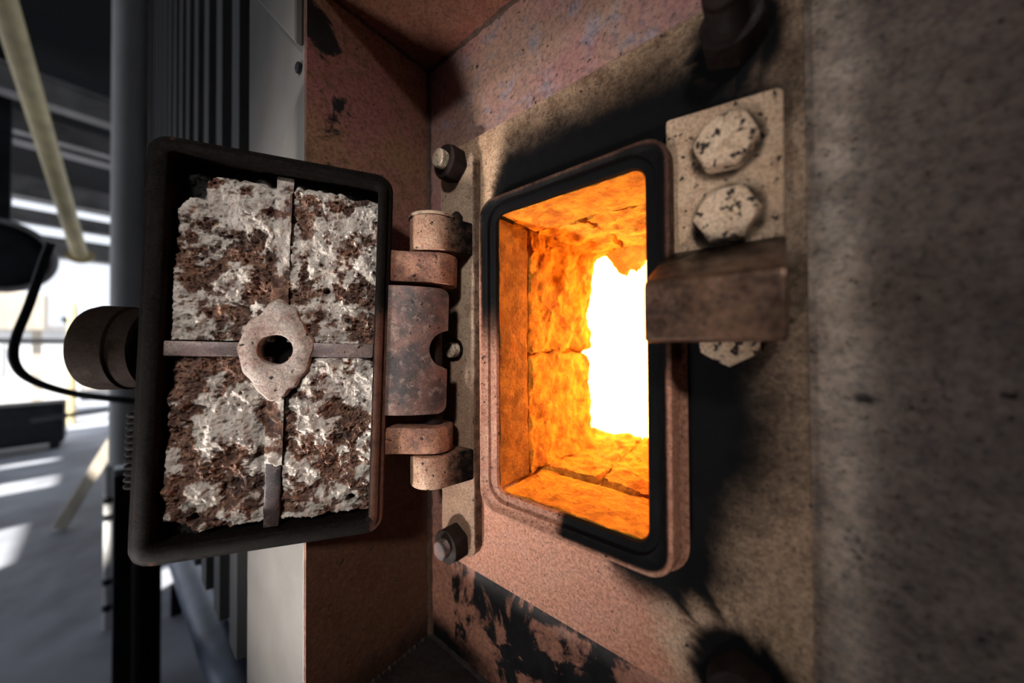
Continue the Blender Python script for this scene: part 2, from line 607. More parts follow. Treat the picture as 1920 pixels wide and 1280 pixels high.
o = structure('ceiling', box(-0.006, XR + 0.006, DEP, 0.012, ZT, ZT + 0.006), M['ceil'], 'red-brown steel plate roofing the alcove')
o = structure('trim_1', box(-0.006, XR + 0.006, DEP, 0.012, ZB - 0.006, ZB), M['sill'], 'oily black sill plate at the foot of the alcove')


def bead(name, a, b, r, label, mat='weld'):
    a, b = Vector(a), Vector(b)
    n = 60
    pts, rr = [], []
    for i in range(n + 1):
        p = a.lerp(b, i / n)
        q = noise.noise(p * 90) * 0.0007
        pts.append(p + Vector((q, q, q)))
        rr.append(r * (1 + 0.25 * math.sin(i * 2.3) + 0.2 * noise.noise(p * 160)))
    v, f = tube(pts, rr, 8)
    structure(name, (v, f), M[mat], label, None, True)


bead('trim_2', (0, 0, ZB), (0, 0, ZT), 0.0042, 'rusty weld bead up the corner of the alcove')
bead('trim_3', (0, DEP, ZT), (0, 0, ZT), 0.0026, 'weld bead between alcove side wall and roof plate')
bead('trim_4', (0, 0, ZT), (XR, 0, ZT), 0.0032, 'weld bead between alcove back wall and roof plate')
bead('trim_5', (0, DEP, ZB), (0, 0, ZB), 0.0026, 'weld bead between alcove side wall and sill', 'sill')
bead('trim_6', (0, 0, ZB), (XR, 0, ZB), 0.0032, 'weld bead between alcove back wall and sill', 'sill')

# corrugated cladding left of the alcove, flush with its outer edge
SB = -0.45
cl = thing('wall_outer', (-0.9, DEP, SB), 'grey corrugated sheet cladding left of the alcove', 'wall')
cl['kind'] = 'structure'
vf = box(-0.19, -0.0065, DEP, DEP + 0.012, SB, 2.3, 0.001)
link('flat_sheet', *vf, M['flash'], cl)
for q in ((XR + 0.0065, 3.0, SB, 2.3), (-0.006, XR + 0.006, ZT + 0.0065, 2.3), (-0.006, XR + 0.006, SB, ZB - 0.0065)):
    link('flat_sheet', *box(q[0], q[1], DEP, DEP + 0.012, q[2], q[3], 0.001), M['flash'], cl)


def ribbed(x0, n, pitch, h):
    pts = []
    x = x0
    for i in range(n):
        for dx, dy in ((0, 0), (0.30, 0), (0.42, 1), (0.80, 1), (0.92, 0)):
            pts.append((x - dx * pitch, DEP + 0.010 + dy * h))
    # last
        x -= pitch
    pts.append((x, DEP + 0.010))
    V, Fc = [], []
    for px, py in pts:
        V += [(px, py, SB), (px, py, 2.3), (px, py + 0.0012, SB), (px, py + 0.0012, 2.3)]
    for i in range(len(pts) - 1):
        a, b = 4 * i, 4 * i + 4
        Fc += [[a, b, b + 1, a + 1], [a + 2, a + 3, b + 3, b + 2], [a, a + 2, b + 2, b], [a + 1, b + 1, b + 3, a + 3]]
    return V, Fc


xs = -0.185
for i in range(3):
    link('corrugated_sheet', *ribbed(xs, 5, 0.112, 0.034), M['siding'], cl)
    xs -= 0.112 * 5 - 0.002
# seam post at the end of the cladding and the diagonal cover plate near the alcove
vf = tube([(-1.72, DEP - 0.045, SB), (-1.72, DEP - 0.045, 2.3)], 0.05, 24)
link('downpipe', *vf, M['white'], cl, True)
poly = [(-0.0075, 0.292), (-0.0075, 0.60), (-0.36, 0.60)]
vf = prism([(-0.0075, 0.287), (-0.0075, 0.75), (-0.47, 0.75)], 'y', DEP - 0.008, DEP - 0.0003, 0.002)
link('cover_plate', *vf, M['flash'], cl)
vf = lathe([(0, 0.005), (0.003, 0.005), (0.004, 0.003)], (-0.016, DEP, 0.272), (0, -1, 0), 16)
link('screw', *vf, M['darkmetal'], cl)

# ------------------------------------------------------------------ frame of the opening: plate with a raised rim
PX0, PX1, PZ0, PZ1 = 0.050, 0.3482, -0.225, 0.225
LX0, LX1, LZ0, LZ1 = 0.1132, 0.2826, -0.1445, 0.1446
IX0, IX1, IZ0, IZ1 = 0.1306, 0.2652, -0.1270, 0.1300
fr = thing('furnace_opening_frame', (0.2, 0.0, -0.225), 'tan heat-stained steel frame plate with a raised black rim around the glowing opening', 'frame')


def grown(d):
    return rrect(LX0 - d, LX1 + d, LZ0 - d, LZ1 + d, 0.018 + d)


base = grown(0.0055)
outer = rrect(PX0, PX1, PZ0, PZ1, 0.002)
loops = []
K = 30
for k in range(K + 1):
    t = k / K
    loops.append(([(a[0] + (b_[0] - a[0]) * t, a[1] + (b_[1] - a[1]) * t) for a, b_ in zip(base, outer)], -0.010))
loops.append((rrect(PX0 - 0.0006, PX1 + 0.0006, PZ0 - 0.0006, PZ1 + 0.0006, 0.002), -0.0094))
loops.append((rrect(PX0 - 0.0006, PX1 + 0.0006, PZ0 - 0.0006, PZ1 + 0.0006, 0.002), -0.0002))
V, Fc = loft(loops)
CX, CZ = (LX0 + LX1) / 2, (LZ0 + LZ1) / 2
HW, HH = (LX1 - LX0) / 2, (LZ1 - LZ0) / 2


def sdf(x, z):
    qx, qz = abs(x - CX) - HW + 0.018, abs(z - CZ) - HH + 0.018
    return math.hypot(max(qx, 0), max(qz, 0)) + min(max(qx, qz), 0) - 0.018


def plate_soot_shade(x, z):  # sooty rim surround, with the rim's own cast shadow painted in
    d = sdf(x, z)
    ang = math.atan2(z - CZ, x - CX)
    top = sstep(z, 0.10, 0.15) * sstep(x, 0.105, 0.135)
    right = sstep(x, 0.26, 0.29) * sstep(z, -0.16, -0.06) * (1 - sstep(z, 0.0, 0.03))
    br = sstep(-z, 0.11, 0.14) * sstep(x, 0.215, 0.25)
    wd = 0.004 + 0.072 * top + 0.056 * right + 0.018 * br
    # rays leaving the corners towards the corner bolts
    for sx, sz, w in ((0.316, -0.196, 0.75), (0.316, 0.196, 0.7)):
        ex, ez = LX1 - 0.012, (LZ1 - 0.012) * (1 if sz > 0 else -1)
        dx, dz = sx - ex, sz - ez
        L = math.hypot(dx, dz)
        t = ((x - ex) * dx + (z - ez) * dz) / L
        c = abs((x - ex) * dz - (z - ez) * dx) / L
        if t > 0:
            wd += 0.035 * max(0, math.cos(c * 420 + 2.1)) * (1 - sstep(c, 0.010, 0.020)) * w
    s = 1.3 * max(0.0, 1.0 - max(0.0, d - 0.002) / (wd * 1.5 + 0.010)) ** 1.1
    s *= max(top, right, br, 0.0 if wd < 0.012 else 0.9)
    # dark rings painted for the shade round the corner nuts
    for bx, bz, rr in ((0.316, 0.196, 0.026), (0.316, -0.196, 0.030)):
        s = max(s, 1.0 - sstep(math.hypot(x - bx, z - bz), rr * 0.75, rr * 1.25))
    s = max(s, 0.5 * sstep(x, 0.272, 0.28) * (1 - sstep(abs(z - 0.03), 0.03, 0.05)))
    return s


soot = [plate_soot_shade(v.x, v.z) * 1.05 for v in V]
tint = [sstep(-v.z, 0.0, 0.17) * (1 - sstep(v.x, 0.22, 0.3)) + 0.25 * sstep(-v.z, 0.1, 0.2) for v in V]
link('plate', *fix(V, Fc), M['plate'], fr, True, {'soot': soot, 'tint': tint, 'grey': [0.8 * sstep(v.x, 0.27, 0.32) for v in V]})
ri = lambda d, r=0.009: rrect(IX0 - d, IX1 + d, IZ0 - d, IZ1 + d, r + max(d, -0.004))
loops = [(ri(0.0092), 0.010), (ri(0.0092), -0.0196), (ri(0.0), -0.0199), (ri(0.0012), -0.0225), (ri(0.004, 0.010), -0.0232), (ri(0.0075, 0.0105), -0.0236), (ri(0.0085, 0.0105), -0.0262),
         (grown(-0.006), -0.0268), (grown(-0.0045), -0.0282), (grown(-0.002), -0.0293), (grown(-0.0003), -0.0286), (grown(0.0004), -0.027), (grown(0.0008), -0.0170), (grown(0.0018), -0.0130),
         (grown(0.0034), -0.0108), (grown(0.0055), -0.0100), (grown(0.0055), -0.001)]
V, Fc = loft(loops)
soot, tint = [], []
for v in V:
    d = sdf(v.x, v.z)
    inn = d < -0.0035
    bare_lit = max(sstep(-v.z, -0.06, 0.02) * (1 - sstep(v.x, 0.135, 0.14)), sstep(-v.z, 0.11, 0.13) * (1 - sstep(v.x, 0.196, 0.2)))  # sharp limit along the bottom paints the edge of a cast shadow
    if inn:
        s = 1.0 - 0.66 * bare_lit
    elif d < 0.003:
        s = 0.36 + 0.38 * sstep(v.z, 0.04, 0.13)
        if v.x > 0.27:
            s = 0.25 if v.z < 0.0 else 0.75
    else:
        s = plate_soot_shade(v.x, v.z) * (0.35 if v.x > 0.27 else 0.9)
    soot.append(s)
    tint.append(0.75)
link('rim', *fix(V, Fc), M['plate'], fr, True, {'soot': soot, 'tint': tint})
for bz in (0.196, -0.196):
    n_ = link('nut', *hexa((0.316, -0.010, bz), (0, -1, 0), 0.0182, 0.018, 0.2), M['nut'], fr, True)
    n_['label'] = 'black nut at a right corner of the frame'
    link('stud', *stud((0.316, -0.028, bz), (0, -1, 0), 0.0115, 0.024), M['nut'], n_, True)

# ------------------------------------------------------------------ hinge bracket on the frame's left edge
AX = Vector((0.068, -0.047, 0.0))
hb = thing('hinge_bracket', (0.072, -0.02, -0.207), 'tan hinge strip with two round lugs bolted beside the opening', 'hinge')
pl = rrect(0.046, 0.0978, -0.2075, 0.2105, 0.016, 20, 8)
ins = lambda d: rrect(0.046 + d, 0.0978 - d, -0.2075 + d, 0.2105 - d, 0.016 - d * 0.5, 20, 8)
V, Fc = loft([(pl, -0.0103), (pl, -0.0188), (ins(0.0008), -0.0198), (ins(0.003), -0.0202)], (True, True))
tint = [sstep(-v.z, -0.1, 0.1) for v in V]
soot = [0.5 * (v.x > 0.0968) for v in V]
link('strip', *fix(V, Fc), M['strip'], hb, True, {'tint': tint, 'soot': soot})


def lug(z0, z1, name='lug'):
    # a round eye round the pin, with a neck back to the strip
    pts = []
    r = 0.0225
    for k in range(25):
        a = PI + PI * k / 24
        pts.append((AX.x + r * math.cos(a), AX.y + r * math.sin(a)))
    pts += [(AX.x + r + 0.004, -0.030), (AX.x + r + 0.006, -0.0195), (AX.x - r - 0.0, -0.0195)]
    V, Fc = prism(pts, 'z', z0, z1, 0.0018, 2)
    return link(name, V, Fc, M['lug'], hb, True, {'soot': [0.75 * sstep(v.x + v.y + 0.047, 0.078, 0.098) for v in V]})  # shaded right side of the lug painted dark


lug(0.0985, 0.1315)
lug(-0.1258, -0.0955)
wsh = link('washer', *lathe([(0, 0.0235), (0.0018, 0.0240), (0.0026, 0.0232)], (AX.x, AX.y, 0.1316), (0, 0, 1), 40), M['strip'], hb, True)
link('hinge_pin', *lathe([(0, 0.0085), (0.262, 0.0085), (0.264, 0.0075)], (AX.x, AX.y, -0.1262), (0, 0, 1), 24), M['nut'], hb, True)
link('pin_head', *hexa((AX.x, AX.y, 0.1343), (0, 0, 1), 0.0105, 0.006, 0.2), M['knuckle'], hb, True)
link('grease_nipple', *lathe([(0, 0.006), (0.005, 0.0062), (0.008, 0.004), (0.010, 0.002)], (AX.x + 0.018, AX.y + 0.015, 0.1316), (0, 0, 1), 16), M['nut'], hb, True)
for bz, rt in ((0.1965, 0.25), (-0.1945, 0.05)):
    n_ = link('nut', *hexa((0.0715, -0.0200, bz), (0, -1, 0), 0.0185, 0.0165, rt), M['nut'], hb, True)
    link('bolt_end', *stud((0.0715, -0.0360, bz), (0, -1, 0), 0.0092, 0.0085, 0.0018), M['stud'] if bz > 0 else M['bracket'], n_, True)
# middle bolt; a flat black disc stands for the shade in its hole
link('slot_shade_disc', *lathe([(0, 0.0118), (0.0006, 0.0118), (0.0009, 0.0112)], (0.0700, -0.0201, 0.0035), (0, -1, 0), 28), M['black'], hb, True)
link('slot_bolt', *stud((0.0700, -0.0205, 0.0035), (0, -1, 0), 0.0082, 0.0085, 0.0018), M['stud'], hb, True)

# ------------------------------------------------------------------ latch catch on the right of the opening
ct = thing('latch_catch', (0.31, -0.01, 0.0), 'tan bolted latch catch with a brown wedge beside the right of the opening', 'latch')
V, Fc = prism([(0.2786, 0.035), (0.3394, 0.035), (0.3394, 0.1475), (0.3370, 0.1505), (0.2800, 0.1565), (0.2786, 0.155)], 'y', -0.0103, -0.0200, 0.0012)
soot = [0.55 * (1 - sstep(v.z, 0.052, 0.082)) for v in V]
gv, gf = grid(0.2800, 0.3382, 0.036, 0.1485, 44, 80, lambda u, v: Vector((u, -0.0201, v)))
nv = len(V)
dark2 = []  # darker towards the wedge and in rings round the bolt heads
for v in gv:
    s = 0.85 * (1 - sstep(v.z + 0.15 * (v.x - 0.31), 0.052, 0.070)) * sstep(v.x, 0.285, 0.302)
    for bz in (0.1265, 0.0835):
        s = max(s, 0.62 * (1 - sstep(math.hypot(v.x - 0.3125, v.z - bz), 0.017, 0.0235)))
    dark2.append(s)
V = list(V) + gv
Fc = list(Fc) + [[i + nv for i in f[::-1]] for f in gf]
link('plate', V, Fc, M['catch'], ct, False, {'soot': soot + dark2})
prof = [(-0.0195, 0.068), (-0.0685, 0.0425), (-0.0700, 0.0400), (-0.0700, 0.0090), (-0.0195, 0.0090)]
V, Fc = prism(prof, 'x', 0.2784, 0.3396, 0.0022, 4)
link('wedge', V, Fc, M['wedge'], ct, False, {'soot': [0.75 * sstep(v.z, 0.042, 0.05) for v in V]})  # wedge gets darker up its ramp
for bz, rt in ((0.1265, 0.42), (0.0835, 0.50)):
    link('bolt_head', *hexa((0.3125, -0.0200, bz), (0, -1, 0), 0.0170, 0.0105, rt, 0.16), M['head'], ct, True)
o = link('bolt_head', *hexa((0.3125, -0.0100, 0.0115), (0, -1, 0), 0.0172, 0.013, 0.0, 0.05), M['head'], ct, True)
o['label'] = 'lowest bolt head showing under the wedge'

# ------------------------------------------------------------------ brick-lined throat of the furnace
th = thing('brick_throat', (0.2, -0.02, -0.17), 'rough orange-glowing firebrick throat lining the furnace opening', 'brick lining')


def rough_block(x0, x1, y0, y1, z0, z1, amp=0.0016, res=0.006, bulge=None, seed=0.0, chip=0.0):
    bm = bmesh.new()
    vmap = {}
    nx, ny, nz = (max(2, int(round((b - a) / res))) for a, b in ((x0, x1), (y0, y1), (z0, z1)))

    def vert(i, j, k):
        key = (i, j, k)
        if key not in vmap:
            p = Vector((x0 + (x1 - x0) * i / nx, y0 + (y1 - y0) * j / ny, z0 + (z1 - z0) * k / nz))
            c = Vector(((x0 + x1) / 2, (y0 + y1) / 2, (z0 + z1) / 2))
            nd = (i in (0, nx)) + (j in (0, ny)) + (k in (0, nz))
            q = p.copy()
            if bulge:
                q = bulge(q)
            nv_ = Vector((fbm(p, 45, 0.7, 4, seed + 1), fbm(p, 45, 0.7, 4, seed + 20), fbm(p, 45, 0.7, 4, seed + 40)))
            q += nv_ * amp + nv_.cross(Vector((1, 1, 1))) * amp * 0.35
            if nd >= 2:
                q += (c - p).normalized() * (0.0015 + chip * max(0, noise.noise(p * 60 + Vector((seed, 0, 0))) + 0.2))
            vmap[key] = bm.verts.new(q)
        return vmap[key]
    for i in range(nx):
        for j in range(ny):
            for k in (0, nz):
                bm.faces.new([vert(i, j, k), vert(i + 1, j, k), vert(i + 1, j + 1, k), vert(i, j + 1, k)])
    for i in range(nx):
        for k in range(nz):
            for j in (0, ny):
                bm.faces.new([vert(i, j, k), vert(i + 1, j, k), vert(i + 1, j, k + 1), vert(i, j, k + 1)])
    for j in range(ny):
        for k in range(nz):
            for i in (0, nx):
                bm.faces.new([vert(i, j, k), vert(i, j + 1, k), vert(i, j + 1, k + 1), vert(i, j, k + 1)])
    bmesh.ops.recalc_face_normals(bm, faces=bm.faces)
    return out(bm)


def left_b(q):
    if q.x > 0.11:
        q.x += 0.006 * sstep(q.y, 0.06, 0.16) * (0.4 + 0.6 * sstep(abs(q.z), 0.05, 0.12)) + 0.003 * noise.noise(q * 22) \
            + 0.010 * sstep(abs(q.z), 0.09, 0.14) * sstep(q.y, 0.03, 0.12)
    return q


def floor_b(q):
    if q.z > -0.14:
        q.z += 0.010 * sstep(q.y, 0.06, 0.2) + 0.003 * noise.noise(q * 20)
    return q


def ceil_b(q):
    if q.z < 0.15:
        q.z -= 0.004 * sstep(q.y, 0.06, 0.17) + 0.004 * noise.noise(q * 24)
    return q


BR = [
    (0.1222, 0.1305, -0.0190, 0.026, -0.1268, 0.1295, 0.0008, None, 0.000),
    (0.092, 0.1295, 0.0315, 0.166, -0.128, -0.0020, 0.0026, left_b, 0.004),
    (0.092, 0.1295, 0.0315, 0.170, 0.0005, 0.1340, 0.0032, left_b, 0.004),
    (0.2655, 0.2736, -0.0190, 0.026, -0.1268, 0.1295, 0.0008, None, 0.000),
    (0.2660, 0.30, 0.0315, 0.166, -0.128, -0.0020, 0.0022, None, 0.003),
    (0.2660, 0.30, 0.0315, 0.170, 0.0005, 0.1340, 0.0026, None, 0.003),
    (0.1310, 0.2650, -0.0175, 0.050, -0.1354, -0.1280, 0.0010, None, 0.001),
    (0.1100, 0.1900, 0.0570, 0.205, -0.165, -0.1270, 0.0026, floor_b, 0.004),
    (0.1915, 0.2700, 0.0580, 0.205, -0.165, -0.1270, 0.0026, floor_b, 0.004),
    (0.1310, 0.2650, -0.0185, 0.040, 0.1305, 0.1385, 0.0009, None, 0.001),
    (0.1200, 0.1880, 0.0430, 0.185, 0.1310, 0.170, 0.0036, ceil_b, 0.004),
    (0.1890, 0.2700, 0.0430, 0.185, 0.1310, 0.170, 0.0038, ceil_b, 0.004),
]
for i, (a, b_, c, d, e, f, amp, bl, chip) in enumerate(BR):
    link('brick', *rough_block(a, b_, c, d, e, f, amp * 1.25, 0.0035, bl, i * 3.7, chip), M['liner' if i in (0, 3) else 'brick'], th, True)
# mortar packed behind the bricks, so that no light slips between them
V, Fc = loft([(rrect(0.1225, 0.2735, -0.135, 0.138, 0.003), 0.0125), (rrect(0.1225, 0.2735, -0.135, 0.138, 0.003), 0.160),
              (rrect(0.085, 0.31, -0.18, 0.185, 0.003), 0.160), (rrect(0.085, 0.31, -0.18, 0.185, 0.003), 0.0125), (rrect(0.1225, 0.2735, -0.135, 0.138, 0.003), 0.0125)])
link('mortar', *fix(V, Fc), M['brick'], th)
# slag hanging from the far edge of the roof
bm = bmesh.new()
bmesh.ops.create_icosphere(bm, subdivisions=4, radius=1)
for v in bm.verts:
    p = v.co.copy()
    r = 1 + 0.35 * noise.fractal(p * 1.8 + Vector((3, 1, 2)), 0.8, 2, 4)
    zz = p.z * 0.030 * r
    wdt = 1.0 if p.z > 0 else (1 - 0.45 * (-p.z) ** 1.5)
    v.co = Vector((0.190 + p.x * 0.030 * r * wdt, 0.168 + p.y * 0.018 * r * wdt, 0.131 + zz))
vf = out(bm)
sl = link('slag_lump', *vf, M['slag'], th, True)
sl['label'] = 'glowing slag lump hanging from the throat roof'

fc = thing('fire_chamber', (0.2, 0.4, -0.35), 'white-hot fire chamber seen through the brick throat', 'furnace')
V, Fc = box(-0.12, 0.52, 0.206, 0.62, -0.35, 0.38)
V2, F2 = loft([(rrect(0.080, 0.315, -0.175, 0.18, 0.003), 0.206), (rrect(-0.12, 0.52, -0.35, 0.38, 0.003), 0.206), (rrect(-0.12, 0.52, -0.35, 0.38, 0.003), 0.62)], (False, True))
link('chamber_lining', V2, F2, M['fire'], fc)
V3, F3 = loft([(rrect(0.078, 0.317, -0.177, 0.182, 0.003), 0.19), (rrect(0.078, 0.317, -0.177, 0.182, 0.003), 0.204), (rrect(-0.13, 0.53, -0.36, 0.39, 0.003), 0.204), (rrect(-0.13, 0.53, -0.36, 0.39, 0.003), 0.63)], (False, True))
link('chamber_shell', *fix(V3, F3), M['darkmetal'], fc)

# ------------------------------------------------------------------ the door, swung open about 120 degrees
Dd = Vector((-0.51811778, -0.85479151, 0.02975629))
Dn = Vector((0.85519782, -0.51829829, 0.00188899))
Du = Vector((0.01380794, 0.02642623, 0.9995554))
DO = Vector((0.06066484, -0.09190267, 0.0026958))
DM = Matrix((Dd, Dn, Du)).transposed().to_4x4()
DM.translation = DO
dr = thing('furnace_door', None, 'black-rimmed furnace door swung open, packed with crumbling pale refractory', 'door', None, DM)
W, H = 0.1746, 0.3247
dl = lambda name, vf, mat, parent=dr, smooth=True, attrs=None: link(name, vf[0], vf[1], mat, parent, smooth, attrs, True)
ro = lambda d, r=0.015: rrect(0 + d, W - d, -H / 2 + d, H / 2 - d, max(r - d, 0.003), 24, 8)
rin = lambda d: rrect(0.0125 + d, W - 0.0150 - d, -H / 2 + 0.0155 + d, H / 2 - 0.0130 - d, 0.005, 24, 8)
loops = [(ro(0.0), -0.030), (ro(0.0), -0.0060), (ro(0.0010), -0.0042), (ro(0.0042), -0.0034), (ro(0.0050), -0.0008), (ro(0.0062), 0.0),
         (rin(-0.0016), 0.0), (rin(-0.0004), -0.0008), (rin(0.0), -0.0022), (rin(0.0), -0.0250)]
V, Fc = loft(loops)
tint = []
for v in V:
    # bare brown metal on the hinge side and a rusty lip low on the free side
    tint.append(max(0.65 * (v.x < 0.0115) * (1 - sstep(v.z, 0.02, 0.06)), 0.55 * (v.x > 0.155) * (v.y < -0.003) * (v.x < 0.162)))
dl('door_rim', fix(V, Fc), M['black'], attrs={'tint': tint})
V, Fc = loft([(ro(0.003), -0.0305), (ro(0.003), -0.0250)], (True, True))
dl('back_plate', fix(V, Fc), M['black'])

# the refractory filling, in four panels between the ribs
RX0, RX1, RZ0, RZ1 = 0.0126, W - 0.0152, -H / 2 + 0.0156, H / 2 - 0.0131
cxr = 0.0865


def pale_at(x, z):
    p = (x, 0.3, z)
    v = 0.46 + 0.70 * fbm(p, 38, 0.6, 4, 2.0)
    v += 0.18 * sstep(z, 0.02, 0.09) - 0.16 * sstep(x, 0.10, 0.15) * sstep(-z, -0.02, 0.05)
    v += 0.25 * (1 - sstep(math.hypot((x - 0.118), (z + 0.055) * 0.8), 0.012, 0.032))
    v -= 0.45 * (1 - sstep(math.hypot((x - 0.098), (z - 0.062) * 0.7), 0.008, 0.026))
    v += 0.3 * (1 - sstep(math.hypot((x - 0.020) * 1.0, (z + 0.032) * 0.45), 0.008, 0.02))
    return max(0.0, min(1.0, v))


def height(x, z):
    p = (x, 1.7, z)
    m = pale_at(x, z)
    h = -0.0072 + 0.0042 * fbm(p, 26, 0.8, 3) + 0.0026 * fbm(p, 80, 0.7, 4, 5)
    cr = fbm(p, 170, 0.6, 4, 9)
    h += (1 - sstep(m, 0.35, 0.7)) * (0.0026 * cr - 0.0016) + sstep(m, 0.35, 0.7) * 0.0006 * cr
    d0 = noise.voronoi(Vector(p) * 130)[0][0]
    h -= 0.0035 * sstep(0.22 - d0, 0.0, 0.14) * (noise.noise(Vector(p) * 31) > 0.05)
    d1 = noise.voronoi(Vector(p) * 260 + Vector((5, 5, 5)))[0][0]
    h -= 0.0016 * sstep(0.25 - d1, 0.0, 0.14)
    # dips towards the middle rib and crumbled top edge
    h -= 0.0022 * (1 - sstep(abs(x - cxr), 0.006, 0.018)) * (1 - sstep(z, 0.07, 0.1))
    top = RZ1 - 0.008 - 0.003 * sstep(x, 0.09, 0.15) - 0.005 * fbm(p, 60, 0.7, 3, 3)
    dark_ = 0.0  # blackening of the crumbled edges, side gap and holes
    e = z - top
    if x > 0.138:
        e = max(e, z - (0.124 - (x - 0.138) * 0.5) - 0.005 * fbm(p, 70, 0.7, 3, 1))
    if e > -0.006:
        k = sstep(e, -0.006, 0.004)
        h -= 0.013 * k
        dark_ = max(dark_, sstep(e, -0.002, 0.005))
    # a gap along the free side
    e2 = x - (RX1 - 0.0006 - 0.0010 * fbm((0, 0, z), 60))
    if e2 > -0.003:
        h -= 0.013 * sstep(e2, -0.003, 0.001)
        dark_ = max(dark_, sstep(e2, -0.001, 0.0015))
    e3 = (RZ0 + 0.003 + 0.0025 * fbm((x, 0, 0), 80) + 0.010 * sstep(x, 0.135, 0.155)) - z
    if e3 > -0.003:
        h -= 0.012 * sstep(e3, -0.003, 0.001)
        dark_ = max(dark_, sstep(e3, -0.001, 0.002))
    # two poked holes
    for hx, hz, hr in ((0.0275, -0.1305, 0.0034), (0.052, 0.052, 0.0022), (0.1395, -0.133, 0.003)):
        dd = math.hypot(x - hx, z - hz)
        if dd < hr * 1.5:
            k = 1 - sstep(dd, hr * 0.6, hr * 1.3)
            h -= 0.014 * k
            dark_ = max(dark_, k)
    return max(h, -0.0245), m, dark_


ribw = 0.0062
for (a, b_, c, d) in ((RX0, cxr - ribw, 0.0068, RZ1), (cxr + ribw, RX1, 0.0068, RZ1), (RX0, cxr - ribw, RZ0, -0.0062), (cxr + ribw, RX1, RZ0, -0.0062)):
    st = 0.0007
    nu, nv = int((b_ - a) / st), int((d - c) / st)
    hv = []

    def pt(u, v):
        h, mm_, s_ = height(u, v)
        hv.append((mm_, s_))
        jx = 0.0007 * noise.noise(Vector((u * 300, 4, v * 300)))
        return Vector((u + jx, h, v + jx))
    V, Fc = grid(a, b_, c, d, nu, nv, pt)
    # side skirts down to the back plate
    n0 = len(V)
    ring = [i for i in range(nu + 1)] + [j * (nu + 1) + nu for j in range(1, nv + 1)] + [nv * (nu + 1) + i for i in range(nu - 1, -1, -1)] + [j * (nu + 1) for j in range(nv - 1, 0, -1)]
    for i in ring:
        V.append(Vector((V[i].x, -0.0248, V[i].z)))
        hv.append((hv[i][0], 1.0))
    nr = len(ring)
    for k in range(nr):
        k2 = (k + 1) % nr
        Fc.append([ring[k], n0 + k, n0 + k2, ring[k2]])
    Fc = [f[::-1] for f in Fc]
    dl('refractory_panel', (V, Fc), M['refr'], attrs={'pale': [x[0] for x in hv], 'soot': [x[1] for x in hv]})
# ribs of the cast cross
for vf, lab in ((box(cxr + 0.020, RX1 - 0.0003, -0.0245, -0.0040, -0.0058, 0.0056, 0.0008), None),
                (box(RX0 + 0.0003, cxr - 0.020, -0.0245, -0.0040, -0.0056, 0.0066, 0.0008), None),
                (box(cxr - 0.0052, cxr + 0.0056, -0.0245, -0.0066, RZ0 + 0.001, -0.036, 0.0008), None),
                (box(cxr - 0.0056, cxr + 0.0054, -0.0245, -0.0078, 0.036, 0.130, 0.0008), None)):
    dl('rib', vf, M['ribpale'] if vf[0][0].z > -0.02 and abs(vf[0][0].z) < 0.02 else M['rib'])
# crumbs over the upper half of the lower rib and over the upper rib
for (za, zb_, base_, nm) in ((-0.098, -0.030, -0.0058, 'refractory_crust'), (0.028, 0.158, -0.0070, 'refractory_crust')):
    hv = []

    def pt(u, v):
        e = min(v - za, (zb_ - v) if za < 0 else (0.142 - v) * 0.6) + 0.006 * fbm((u, 0, v), 90, 0.7, 3)
        k = sstep(e, 0.0, 0.006)
        hv.append((pale_at(u, v) * 0.8, 0.0))
        return Vector((u, base_ - 0.0042 * (1 - k) + 0.0014 * fbm((u, 2, v), 140, 0.7, 4) * k, v))
    zb_ = min(zb_, RZ1 - 0.002)
    V, Fc = grid(cxr - ribw, cxr + ribw, za, zb_, 14, int((zb_ - za) / 0.0009), pt)
    dl('refractory_crust', (V, [f[::-1] for f in Fc]), M['refr'], attrs={'pale': [x[0] for x in hv], 'soot': [x[1] for x in hv]})


# centre boss with a hole
def boss_loop(sx, sz, ex, jit=0.0):
    P = []
    for k in range(72):
        a = 2 * PI * k / 72
        c_, s_ = math.cos(a), math.sin(a)
        r = 1.0 / (abs(c_) ** ex + abs(s_) ** ex) ** (1 / ex)
        j = 1 + jit * noise.noise(Vector((c_ * 3, s_ * 3, 1)))
        P.append((0.0868 + sx * r * c_ * j, 0.0002 + sz * r * s_ * j))
    return P


hole = lambda r: [(0.0868 + r * math.cos(2 * PI * k / 72), 0.0002 + r * math.sin(2 * PI * k / 72)) for k in range(72)]
loops = [(boss_loop(0.0275, 0.0425, 1.45, 0.12), -0.020), (boss_loop(0.0275, 0.0425, 1.45, 0.12), -0.0068), (boss_loop(0.0262, 0.0405, 1.45, 0.1), -0.0030),
         (boss_loop(0.0235, 0.0350, 1.55, 0.06), -0.0016), (boss_loop(0.0185, 0.0250, 1.8), -0.0010), (hole(0.0142), -0.0008), (hole(0.0128), -0.0014), (hole(0.0122), -0.0030), (hole(0.0122), -0.0240)]
V, Fc = loft(loops)
for v in V:
    if v.y > -0.006:
        v.y += 0.0007 * fbm((v.x, 0, v.z), 70, 0.8, 3)
dl('centre_boss', fix(V, Fc), M['boss'], attrs={'soot': [0.0 if v.y > -0.009 or math.hypot(v.x - 0.0868, v.z) > 0.0125 else 1.0 for v in V]})
dl('hole_plug', lathe([(0, 0.0135), (0.002, 0.0135)], (0.0868, -0.0243, 0.0002), (0, 1, 0), 32), M['black'])


